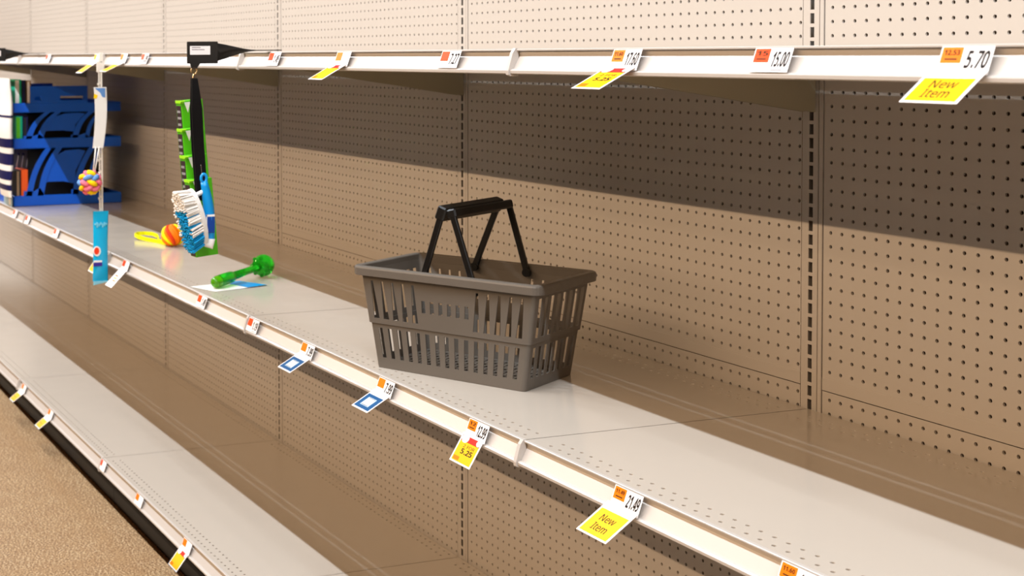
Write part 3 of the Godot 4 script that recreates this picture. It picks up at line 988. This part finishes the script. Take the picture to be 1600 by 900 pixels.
func build_black_strip() -> void:
	sign_holder(-1.06, "black sign holder with white paper label clipped to the top rail by a twisted neck")
	sign_holder(-3.366, "black sign holder on the top rail cut by the left edge")
	# brass hook and black strap
	var t := thing("hanging_strap", "black webbing strap hanging by a brass hook below the black sign holder", "strap", Vector3(-1.06, YM, 0))
	var st := mb(true)
	var pts := []
	for i in 13:
		var a := -0.5 + (PI * 1.6) * i / 12.0
		pts.append(Vector3(0.0, 0.6215 + 0.0075 * sin(a), 0.8165 + 0.0075 * cos(a)))
	tube(st, pts, 0.0016, 6)
	tube(st, [Vector3(0, 0.614, 0.8165), Vector3(0, 0.606, 0.819), Vector3(0, 0.598, 0.8165)], 0.0018, 6)
	obj("hook", st, mats.brass, t)
	st = mb()
	for s in [-1.0, 1.0]:
		var prev := []
		for i in 13:
			var f := i / 12.0
			var y := lerpf(0.604, 0.315, f)
			var half_w: float = lerpf(0.007, 0.0135, minf(1.0, f * 4.0))
			var zc: float = lerpf(0.8155, 0.7990, f)
			var x: float = s * (0.0035 + 0.003 * sin(f * PI)) + 0.002 * sin(f * 9.0)
			var cur := [Vector3(x, y, zc + half_w), Vector3(x, y, zc - half_w), Vector3(x - 0.003, y, zc - half_w), Vector3(x - 0.003, y, zc + half_w)]
			if prev:
				for k in 4:
					var l := (k + 1) % 4
					quad(st, prev[k], cur[k], cur[l], prev[l])
			prev = cur
	obj("webbing", st, mats.black_web, t)
	st = mb(true)
	var chain := []
	for i in 30:
		chain.append(Vector3(0.0075 + 0.0006 * (i % 2), 0.40 - 0.0022 * i, 0.8030 - 0.0002 * i))
	tube(st, chain, 0.0011, 5)
	obj("beaded_cord", st, mats.steel_wire, t)
	# cartons hung one below the other
	var names := ["topmost", "second", "third", "lowest"]
	var tops := [0.548, 0.480, 0.417, 0.362]
	var hs := [0.185, 0.185, 0.185, 0.186]
	var zs := [0.7700, 0.7800, 0.7860, 0.7880]
	for i in 4:
		var b := Basis(Vector3(1, 0, 0), 0.085) * Basis(Vector3.UP, 0.06)
		carton(Vector3(-1.222 + 0.0365 * i, YM + tops[i], zs[i]), b, hs[i], "%s lime green carton hanging behind the black strap" % names[i])
	build_brush()

func build_brush() -> void:
	# head axis runs down and to the back; the bristles point out into the aisle
	var t := thing("scrub_brush", "blue and white scrubbing brush hanging in front of the green cartons", "brush", Vector3(-1.030, YM, 0.004))
	var a := Vector3(0, 0.346, 0.8360)
	var b := Vector3(0, 0.212, 0.8010)
	var ax := (a - b).normalized()
	var out := Vector3(0.25, -0.12, 1.0)
	out = (out - ax * out.dot(ax)).normalized()
	var side := ax.cross(out).normalized()
	var mid := (a + b) / 2.0
	var L := (a - b).length() / 2.0
	var ell := []
	for k in 24:
		ell.append(Vector2(cos(TAU * k / 24) * 0.030, sin(TAU * k / 24) * L))
	var st := mb()
	prism(st, PackedVector2Array(ell), Transform3D(Basis(side, ax, side.cross(ax)), mid), -0.005, 0.005)
	obj("head", st, mats.soft_white, t)
	var wh := mb()
	var bl := mb()
	var outn := out if side.cross(ax).dot(out) > 0 else -side.cross(ax)
	for i in 19:
		var v := -0.92 + 1.84 * i / 18.0
		var nw := 9
		for j in nw:
			var u := -0.86 + 1.72 * j / (nw - 1)
			var wl := sqrt(maxf(0.0, 1.0 - v * v))
			var p := mid + ax * v * L + side * u * wl * 0.026 + out * 0.004
			var edge := absf(u) > 0.75
			var is_white := v > 0.35 or (edge and v > -0.45)
			var ln := 0.034 + 0.004 * rng.randf()
			for k in 3:
				var o := (side * rng.randf_range(-1, 1) + ax * rng.randf_range(-1, 1)) * 0.0022
				var q := p + o + outn * ln + o * 1.4 + ax * v * 0.006 + side * u * 0.003
				tube(wh if is_white else bl, [p + o, q], [0.0024, 0.0021], 4)
	obj("white_bristles", wh, mats.bristle_white, t).set_meta("kind", "stuff")
	obj("blue_bristles", bl, mats.bristle_blue, t).set_meta("kind", "stuff")
	# bowed blue handle behind the head, with a hanging eye at its top
	st = mb(true)
	var pts := []
	var rr := []
	for i in 15:
		var f := i / 14.0
		var p := Vector3(0.004, lerpf(0.362, 0.222, f), lerpf(0.8010, 0.7850, f) - 0.004 * sin(f * PI))
		pts.append(p)
		rr.append(0.0085 + 0.0045 * sin(f * PI))
	tube(st, pts, rr, 12, false, 1.0, Vector3.RIGHT)
	obj("grip", st, mats.brush_blue, t)
	st = mb(true)
	var ring := []
	for k in 16:
		ring.append(Vector3(0.004, 0.3700 + 0.0100 * sin(TAU * k / 16), 0.8015 + 0.0068 * cos(TAU * k / 16)))
	tube(st, ring, 0.0036, 8, true, 1.0, Vector3.RIGHT)
	obj("hanging_eye", st, mats.brush_blue, t)
	st = mb(true)
	tube(st, [pts[14] + Vector3(0, 0.006, 0), pts[14] + Vector3(0, -0.012, 0.002), b + Vector3(0, 0.004, -0.004), b], [0.011, 0.010, 0.008, 0.006], 10, false, 1.0, Vector3.RIGHT)
	obj("neck", st, mats.soft_white, t)
	st = mb(true)
	tube(st, [pts[2], a + Vector3(0, -0.02, -0.006)], [0.005, 0.006], 8)
	obj("bridge", st, mats.soft_white, t)
	st = mb()
	box(st, Vector3(0.0140, 0.243, 0.7795), Vector3(0.0165, 0.285, 0.8005), Transform3D.IDENTITY, 0.0008)
	var lb := obj("wrap_label", st, mats.brush_navy, t)
	st = mb()
	box(st, Vector3(0.0160, 0.281, 0.7795), Vector3(0.0170, 0.286, 0.8005))
	box(st, Vector3(0.0160, 0.243, 0.7985), Vector3(0.0170, 0.286, 0.8005))
	obj("label_edge", st, mats.card_white, lb)

# ------------------------------------------------------------------ clear strip with rope ball and blue pouch
func build_clear_strip() -> void:
	var x := -2.37
	var t := thing("merchandising_strip", "thin white plastic hanging strip clipped to the top rail left of the black sign", "strip", Vector3(x, YM, 0))
	var st := mb()
	box(st, Vector3(-0.0009, 0.148, 0.6560), Vector3(0.0009, 0.650, 0.6620))
	box(st, Vector3(-0.0009, 0.148, 0.6645), Vector3(0.0009, 0.650, 0.6690))
	for i in 13:
		box(st, Vector3(-0.0009, 0.150 + 0.0415 * i, 0.6615), Vector3(0.0009, 0.158 + 0.0415 * i, 0.6650))
	obj("strip", st, mats.strip_clear, t)
	st = mb()
	box(st, Vector3(-0.002, 0.604, 0.6485), Vector3(0.003, 0.640, 0.6745), Transform3D.IDENTITY, 0.001)
	box(st, Vector3(-0.002, 0.636, 0.6530), Vector3(0.003, 0.668, 0.6660), Transform3D.IDENTITY, 0.001)
	obj("clip", st, mats.strip_clear, t)
	for i in 10:
		st = mb(true)
		var y := 0.19 + 0.0415 * i
		tube(st, [Vector3(0.001, y, 0.668), Vector3(0.006, y - 0.003, 0.672), Vector3(0.010, y + 0.004, 0.674)], 0.0016, 6)
		obj("prong", st, mats.strip_clear, t)
	# braided ball on its card
	t = thing("rope_ball", "pink, yellow and blue braided rope ball hanging on a white card from the strip", "toy", Vector3(x + 0.03, YM, 0))
	st = mb()
	var prev := []
	for i in 11:
		var f := i / 10.0
		var y := lerpf(0.556, 0.358, f)
		var zc := lerpf(0.672, 0.681, f * f) - 0.004 * sin(f * PI)
		var hw := lerpf(0.0215, 0.018, f)
		var cur := [Vector3(0.0004, y, zc + hw), Vector3(0.0004, y, zc - hw), Vector3(-0.0004, y, zc - hw), Vector3(-0.0004, y, zc + hw)]
		if prev:
			for k in 4:
				quad(st, prev[k], cur[k], cur[(k + 1) % 4], prev[(k + 1) % 4])
		prev = cur
	var card := obj("backing_card", st, mats.soft_white, t)
	st = mb()
	prism(st, v2([0.690, 0.553, 0.655, 0.553, 0.655, 0.522, 0.665, 0.524, 0.672, 0.538]), Transform3D(along_x(), Vector3.ZERO), -0.0012, -0.0003)
	obj("blue_print", st, mats.rope_blue, card)
	st = mb()
	prism(st, v2([0.692, 0.535, 0.680, 0.530, 0.684, 0.519, 0.694, 0.520]), Transform3D(along_x(), Vector3.ZERO), -0.0014, -0.0003)
	obj("yellow_print", st, mats.rope_yellow, card)
	for dz in [0.0, 0.012]:
		st = mb(true)
		tube(st, [Vector3(0, 0.362, 0.676 + dz), Vector3(0, 0.32, 0.684 + dz * 0.7), Vector3(0, 0.278, 0.693 + dz * 0.4)], 0.0022, 6)
		obj("cord", st, mats.soft_white, t)
	var c := Vector3(0, 0.2465, 0.7085)
	st = mb(true)
	lathe(st, ball_profile(0.031, 8), Transform3D(Basis.IDENTITY, c), 12)
	obj("core", st, mats.rope_pink, t)
	var keys := ["rope_yellow", "rope_pink", "rope_blue", "rope_yellow", "rope_pink"]
	var k2 := 0
	for r in 5:
		var lat := deg_to_rad(-66.0 + 33.0 * r)
		var n: int = [4, 6, 7, 6, 4][r]
		for i in n:
			var lon := TAU * (i + 0.5 * (r % 2)) / n
			var nrm := Vector3(cos(lat) * cos(lon), sin(lat), cos(lat) * sin(lon))
			var east := Vector3(-sin(lon), 0, cos(lon))
			var d := (east + nrm.cross(east) * (0.45 if r % 2 else -0.45)).normalized()
			st = mb(true)
			var p := c + nrm * 0.031
			tube(st, [p - d * 0.017 - nrm * 0.006, p - d * 0.009 + nrm * 0.001, p + nrm * 0.0035, p + d * 0.009 + nrm * 0.001, p + d * 0.017 - nrm * 0.006], [0.004, 0.0078, 0.0088, 0.0078, 0.004], 8)
			obj("strand", st, mats[keys[k2 % 5]], t)
			k2 += 1
	# blue pouch at the bottom of the strip
	t = thing("blue_pouch", "tall bright blue plastic pouch hanging at the end of the white strip", "pouch", Vector3(x + 0.016, YM, 0))
	st = mb(true)
	var rows := 14
	var segs := 12
	var rings := []
	for i in rows + 1:
		var f := float(i) / rows
		var y := lerpf(-0.080, 0.150, f)
		var zc := lerpf(0.6715, 0.6690, f)
		var th: float = 0.0006 + 0.0085 * pow(sin(PI * clampf((f - 0.04) / 0.84, 0.0, 1.0)), 0.45)
		var hw := 0.0265 - 0.0016 * sin(PI * f)
		var ring := []
		for k in segs:
			var a := TAU * k / segs
			ring.append(Vector3(th * sin(a), y, zc + hw * cos(a)))
		rings.append(ring)
	for i in rows:
		for k in segs:
			var l := (k + 1) % segs
			quad(st, rings[i][k], rings[i + 1][k], rings[i + 1][l], rings[i][l])
	obj("pouch", st, mats.pouch_cyan, t)
	st = mb()
	for i in 9:
		var z := 0.647 + 0.0055 * i
		box(st, Vector3(-0.0015, -0.092 + 0.001 * (8 - i), z), Vector3(0.002, -0.079, z + 0.004), Transform3D.IDENTITY, 0.0006)
	obj("crimped_seal", st, mats.pouch_pale, t)
	st = mb()
	var ring2 := []
	var ring3 := []
	for k in 16:
		ring2.append(Vector2(0.685 + 0.0125 * cos(TAU * k / 16), 0.020 + 0.0165 * sin(TAU * k / 16)))
		ring3.append(Vector2(0.6865 + 0.009 * cos(TAU * k / 16), 0.021 + 0.012 * sin(TAU * k / 16)))
	prism(st, PackedVector2Array(ring2), Transform3D(along_x(), Vector3.ZERO), -0.0096, -0.006)
	obj("white_roundel", st, mats.soft_white, t)
	st = mb()
	prism(st, PackedVector2Array(ring3), Transform3D(along_x(), Vector3.ZERO), -0.0101, -0.006)
	obj("orange_roundel", st, mats.ball_red, t)
	st = mb()
	box(st, Vector3(0.006, -0.029, 0.668), Vector3(0.0098, -0.017, 0.697))
	obj("purple_band", st, mats.purple, t)
	st = mb()
	box(st, Vector3(0.006, -0.0165, 0.669), Vector3(0.0096, -0.0105, 0.696))
	obj("white_band", st, mats.soft_white, t)
	st = mb()
	for i in 7:
		var z := 0.650 + 0.0062 * i
		box(st, Vector3(-0.002, 0.105 - 0.004 * (i % 3), z), Vector3(0.0088, 0.111 + 0.003 * (i % 2), z + 0.0042), Transform3D.IDENTITY, 0.001)
	obj("gathered_fold", st, mats.pouch_pale, t)

# ------------------------------------------------------------------ toys lying on the middle shelf
func build_floor_toys() -> void:
	var r := 0.039
	var c := Vector3(-2.500, YM + r, 0.368)
	var t := thing("ball_toy", "orange and red ball toy with a yellow webbing loop lying on the middle shelf", "toy", c)
	var st := mb(true)
	lathe(st, ball_profile(r * 0.96, 12), Transform3D.IDENTITY, 18)
	obj("ball", st, mats.ball_orange, t)
	for i in 9:
		st = mb(true)
		var pts := []
		var tilt := Basis(Vector3(0, 0, 1), 0.35) * Basis(Vector3.UP, TAU * i / 9.0)
		for k in 9:
			var a := deg_to_rad(-75.0 + 150.0 * k / 8.0)
			var tw := 0.5 * sin(a)
			pts.append(tilt * (Vector3(cos(a) * cos(tw), sin(a), cos(a) * sin(tw)) * r * 0.93))
		tube(st, pts, [0.002, 0.005, 0.0062, 0.0068, 0.007, 0.0068, 0.0062, 0.005, 0.002], 6)
		obj("stripe", st, mats[["ball_orange", "web_yellow", "ball_red"][i % 3]], t)
	# webbing loop standing on edge
	st = mb()
	var loop := [Vector2(-0.030, 0.004), Vector2(-0.075, 0.010), Vector2(-0.105, 0.016), Vector2(-0.150, 0.036), Vector2(-0.195, 0.050), Vector2(-0.238, 0.050), Vector2(-0.262, 0.030), Vector2(-0.262, 0.004), Vector2(-0.240, -0.018), Vector2(-0.195, -0.022), Vector2(-0.150, -0.010), Vector2(-0.105, 0.004), Vector2(-0.075, 0.004), Vector2(-0.030, -0.002)]
	for i in loop.size() - 1:
		var p: Vector2 = loop[i]
		var q: Vector2 = loop[i + 1]
		var d := (q - p).normalized() * 0.0012
		var n := Vector3(-d.y, 0, d.x)
		var yl := func(v: Vector2) -> float: return -r + 0.001 + 0.008 * maxf(0.0, (-0.12 - v.x) / 0.14)
		var yh := func(v: Vector2) -> float: return yl.call(v) + 0.0135
		var f := func(v: Vector2, y: float, s: float) -> Vector3: return Vector3(v.x, y, v.y + 0.012) + n * s
		quad(st, f.call(p, yl.call(p), 1.0), f.call(q, yl.call(q), 1.0), f.call(q, yh.call(q), 1.0), f.call(p, yh.call(p), 1.0))
		quad(st, f.call(q, yl.call(q), -1.0), f.call(p, yl.call(p), -1.0), f.call(p, yh.call(p), -1.0), f.call(q, yh.call(q), -1.0))
		quad(st, f.call(p, yh.call(p), 1.0), f.call(q, yh.call(q), 1.0), f.call(q, yh.call(q), -1.0), f.call(p, yh.call(p), -1.0))
	obj("webbing_loop", st, mats.web_yellow, t)
	# green dumb-bell toy on its torn card
	t = thing("green_toy", "translucent green dumb-bell shaped toy lying on its card on the middle shelf", "toy", Vector3(-1.70, YM + 0.0030, 0.45))
	var p0 := Vector3(-0.065, 0.0335, -0.108)
	var p1 := Vector3(0.055, 0.018, 0.070)
	var ax := (p1 - p0).normalized()
	var fb := Basis(ax.cross(Vector3.UP).normalized(), ax, ax.cross(Vector3.UP).normalized().cross(ax))
	st = mb(true)
	lathe(st, [Vector2(0, -0.033), Vector2(0.016, -0.030), Vector2(0.027, -0.020), Vector2(0.0325, -0.004), Vector2(0.032, 0.008), Vector2(0.027, 0.020), Vector2(0.024, 0.026), Vector2(0.019, 0.029), Vector2(0, 0.030)], Transform3D(fb, p0), 18)
	obj("bulb", st, mats.toy_green, t)
	st = mb(true)
	for k in 7:
		var a := TAU * k / 7
		var q := p0 + fb * Vector3(cos(a) * 0.026, 0.021, sin(a) * 0.026)
		lathe(st, ball_profile(0.0065, 6), Transform3D(fb, q), 8)
	obj("knobs", st, mats.toy_green, t)
	st = mb(true)
	tube(st, [p0 + ax * 0.026, p0 + ax * 0.09, p0 + ax * 0.160], [0.012, 0.0105, 0.012], 10)
	obj("stem", st, mats.toy_green, t)
	st = mb(true)
	lathe(st, [Vector2(0, -0.062), Vector2(0.011, -0.058), Vector2(0.0165, -0.046), Vector2(0.0175, -0.015), Vector2(0.0175, 0.012), Vector2(0.0155, 0.030), Vector2(0.010, 0.040), Vector2(0, 0.043)], Transform3D(fb, p1), 16)
	obj("grip", st, mats.toy_green, t)
	st = mb(true)
	lathe(st, [Vector2(0, 0.006), Vector2(0.0140, 0.012), Vector2(0.0178, 0.020), Vector2(0.0150, 0.036), Vector2(0.008, 0.044), Vector2(0, 0.046)], Transform3D(fb, p1), 12)
	obj("lime_tip", st, mats.toy_lime, t)
	var cd := thing("backing_card", "bent white and blue card under the green toy", "card", Vector3(-1.665, YM + 0.0004, 0.488), Basis(Vector3.UP, 0.25))
	st = mb()
	var a := [Vector3(-0.05, 0.0006, 0.105), Vector3(0.060, 0.0006, 0.095), Vector3(0.062, 0.0006, 0.020), Vector3(-0.045, 0.0006, 0.030)]
	var b := [Vector3(0.064, 0.0030, -0.085), Vector3(-0.045, 0.0012, -0.070)]
	quad(st, a[0], a[1], a[2], a[3])
	quad(st, a[3], a[2], b[0], b[1])
	for q in [[a[0], a[1], a[2], a[3]], [a[3], a[2], b[0], b[1]]]:
		var dn := Vector3(0, -0.0006, 0)
		quad(st, q[3] + dn, q[2] + dn, q[1] + dn, q[0] + dn)
	obj("card", st, mats.soft_white, cd)
	st = mb()
	var up := Vector3(0, 0.0006, 0)
	quad(st, a[3].lerp(b[1], 0.35) + up, a[2].lerp(b[0], 0.35) + up, a[2].lerp(b[0], 0.97) + up, a[3].lerp(b[1], 0.97) + up)
	obj("blue_print", st, mats.brush_blue, cd)

# ------------------------------------------------------------------ blue display stand on the far left and its goods
func arc_bar(st: SurfaceTool, z0: float, y0: float, z1: float, y1: float, bow: float, w: float, x0: float, x1: float) -> void:
	# a bowed strut of the stand's side, from low outside to high inside
	var n := 8
	var poly := PackedVector2Array()
	for i in n + 1:
		var f := float(i) / n
		var c := Vector2(lerpf(z0, z1, f), lerpf(y0, y1, f)) + Vector2(bow * sin(f * PI), bow * 0.6 * sin(f * PI))
		poly.append(c + Vector2(w / 2, 0))
	for i in range(n, -1, -1):
		var f := float(i) / n
		var c := Vector2(lerpf(z0, z1, f), lerpf(y0, y1, f)) + Vector2(bow * sin(f * PI), bow * 0.6 * sin(f * PI))
		poly.append(c - Vector2(w / 2, 0))
	sweep_x(st, poly, x0, x1)

func build_stand() -> void:
	var t := thing("display_stand", "royal blue plastic three tier display stand on the middle shelf", "stand", Vector3(-3.95, YM + 0.0008, 0))
	var m: Material = mats.tray_blue
	var len := 0.62
	var tiers := [[0.0, 0.046], [0.252, 0.297], [0.410, 0.452]]
	for i in 3:
		var st := mb()
		var y0: float = tiers[i][0]
		var y1: float = tiers[i][1]
		for x in [0.0, -len]:
			box(st, Vector3(x - 0.008, y0, 0.104), Vector3(x, y1, 0.594), Transform3D.IDENTITY, 0.003)
		box(st, Vector3(-len, y0, 0.586), Vector3(-0.008, y1, 0.594), Transform3D.IDENTITY, 0.002)
		box(st, Vector3(-len, y0, 0.104), Vector3(-0.008, y1, 0.112), Transform3D.IDENTITY, 0.002)
		box(st, Vector3(-len, y0 + 0.002, 0.110), Vector3(-0.006, y0 + 0.006, 0.588))
		obj("tray", st, m, t)
	for i in 2:
		var y0: float = tiers[i][1]
		var y1: float = tiers[i + 1][0]
		for x in [0.0, -len]:
			var g := 0.0 if x == 0.0 else 0.0
			if x < 0.0:
				continue
			for q in [[0.528, 0.435, 0.026], [0.476, 0.388, 0.028], [0.318, 0.235, 0.026], [0.262, 0.190, 0.018]]:
				var st := mb()
				arc_bar(st, q[0], y0 - 0.004, q[1], y1 + 0.004, 0.014, q[2], x - 0.007, x - 0.001)
				obj("strut", st, m, t)
			var st2 := mb()
			var h := y1 - y0
			sweep_x(st2, v2([0.478, y0 + h * 0.22, 0.44, y0 + h * 0.28, 0.37, y0 + h * 0.28, 0.318, y0 + h * 0.22, 0.315, y0 + h * 0.5, 0.270, y0 + h * 0.92, 0.30, y0 + h * 0.96, 0.36, y0 + h * 0.94, 0.41, y0 + h * 0.82, 0.455, y0 + h * 0.55]), x - 0.008, x - 0.004)
			obj("side_web", st2, m, t)
			for z in [[0.550, 0.455], [0.335, 0.250]]:
				var st4 := mb()
				sweep_x(st4, v2([z[0], y0 - 0.002, z[0], y0 + h * 0.10, lerpf(z[0], z[1], 0.5), y0 + h * 0.09, lerpf(z[0], z[1], 0.75), y0 + h * 0.16, z[1], y0 - 0.002]), x - 0.007, x - 0.001)
				obj("foot_gusset", st4, m, t)
	var st5 := mb()
	box(st5, Vector3(-len + 0.001, 0.03, 0.12), Vector3(-len + 0.006, 0.430, 0.575))
	obj("end_panel", st5, m, t)
	for x in [0.0, -len]:
		var st3 := mb()
		# header plate with a long slit and a round hole, one outline cut from two halves
		slat_wall(st3, func(u: float, v: float, d: float) -> Vector3: return Vector3(x - 0.001 - 0.005 * d, v, lerpf(0.518, 0.258, u)), [[0.448, 0.462, []], [0.462, 0.480, [[0.06, 0.19, 0.08, 0.17], [0.52, 0.92, 0.52, 0.92]]], [0.480, 0.525, []]])
		obj("header_bar", st3, m, t)
	# goods standing at the aisle end of the tiers: [name, label, material, z0, z1, y0, y1, x0, x1, print]
	var goods := [
		["carton", "green carton on the top tier of the blue stand beside the white bag", "teal", 0.556, 0.585, 0.4175, 0.555, -0.13, -0.012, "soft_white"],
		["carton", "charcoal carton on the top tier of the blue stand", "charcoal", 0.534, 0.553, 0.4175, 0.552, -0.13, -0.012, "navy"],
		["carton", "tan carton on the top tier of the blue stand", "tan", 0.512, 0.531, 0.4175, 0.550, -0.13, -0.012, "soft_white"],
		["carton", "teal and green carton on the middle tier of the blue stand", "teal", 0.552, 0.582, 0.2595, 0.394, -0.13, -0.012, "lime"],
		["carton", "dark navy carton on the middle tier of the blue stand", "navy", 0.528, 0.549, 0.2595, 0.390, -0.13, -0.012, "charcoal"],
		["carton", "dark grey carton on the lowest tier of the blue stand", "charcoal", 0.562, 0.582, 0.0075, 0.158, -0.13, -0.012, "tan"],
		["carton", "wide dark carton filling the inside of the stand's lowest tier", "charcoal", 0.150, 0.500, 0.0075, 0.235, -0.60, -0.14, "charcoal"],
		["carton", "wide dark carton filling the inside of the stand's middle tier", "charcoal", 0.150, 0.500, 0.2595, 0.395, -0.60, -0.14, "charcoal"],
		["carton", "orange carton on the lowest tier of the blue stand", "box_orange", 0.530, 0.559, 0.0075, 0.160, -0.13, -0.012, "box_orange"],
	]
	for g in goods:
		var o := thing(g[0], g[1], "carton", Vector3(-3.95, YM + 0.0008, 0), Basis.IDENTITY, "cartons in the blue stand")
		var st := mb()
		box(st, Vector3(g[7], g[5], g[3]), Vector3(g[8], g[6], g[4]), Transform3D.IDENTITY, 0.0008)
		obj("box", st, mats[g[2]], o)
		st = mb()
		var zc: float = lerpf(g[3], g[4], 0.35)
		box(st, Vector3(g[8] - 0.0004, g[5] + 0.01, zc), Vector3(g[8] + 0.0006, g[6] - 0.004, g[4] - 0.002))
		obj("print_panel", st, mats[g[9]], o)
	for i in 3:
		var o := thing("pen", "dark blue pen leaning in the lowest tier of the blue stand, %s from the aisle" % NTH[i], "pen", Vector3(-4.115, YM + 0.0085, 0), Basis.IDENTITY, "pens in the blue stand")
		var st := mb(true)
		var z := 0.560 - 0.022 * i
		tube(st, [Vector3(0.0, 0.004, z + 0.012), Vector3(0.012, 0.215, z - 0.022)], 0.005, 8)
		obj("barrel", st, mats.navy, o)
		st = mb(true)
		tube(st, [Vector3(0.0145, 0.15, z - 0.012), Vector3(0.0175, 0.205, z - 0.020)], 0.0022, 6)
		obj("clip", st, mats.soft_white, o)
	# tall white bag with navy bands in front of the stand
	var o := thing("white_bag", "tall white bag with navy bands standing at the aisle end of the blue stand", "bag", Vector3(-3.99, YM + 0.047, 0.6215))
	var f := func(y: float, a: float, k: float) -> Vector3:
		var v := clampf(y / 0.515, 0.0, 1.0)
		var th := 0.004 + 0.020 * pow(sin(PI * clampf(v * 0.94 + 0.03, 0, 1)), 0.5)
		return Vector3(0.105 * cos(a) * (1.0 - 0.04 * sin(v * 9.0)) * k, y, th * sin(a) * k + 0.003 * sin(v * 14.0))
	var skin := func(y0: float, y1: float, k: float) -> SurfaceTool:
		var st := mb(true)
		var n := maxi(2, int((y1 - y0) / 0.02))
		for i in n:
			for j in 20:
				var ya := lerpf(y0, y1, float(i) / n)
				var yb := lerpf(y0, y1, float(i + 1) / n)
				quad(st, f.call(ya, TAU * (j + 1) / 20, k), f.call(ya, TAU * j / 20, k), f.call(yb, TAU * j / 20, k), f.call(yb, TAU * (j + 1) / 20, k))
		return st
	obj("bag", skin.call(0.0, 0.515, 1.0), mats.soft_white, o)
	for bd in [[0.03, 0.055], [0.075, 0.115], [0.14, 0.19], [0.215, 0.255], [0.345, 0.356]]:
		obj("navy_band", skin.call(bd[0], bd[1], 1.015), mats.navy, o)
	# the pale price card at the stand's front corner
	o = thing("shelf_card", "pale blue and white card at the front corner of the blue stand", "card", Vector3(-3.99, YM, 0.6035))
	plate("card", 0.16, 0.052, mats.pale_blue, o, Transform3D(Basis.IDENTITY, Vector3.ZERO), Vector2(-0.04, 0.0265), 0.002)
	plate("white_print", 0.03, 0.04, mats.card_white, o, Transform3D(Basis.IDENTITY, Vector3.ZERO), Vector2(0.0, 0.0265), 0.0026)
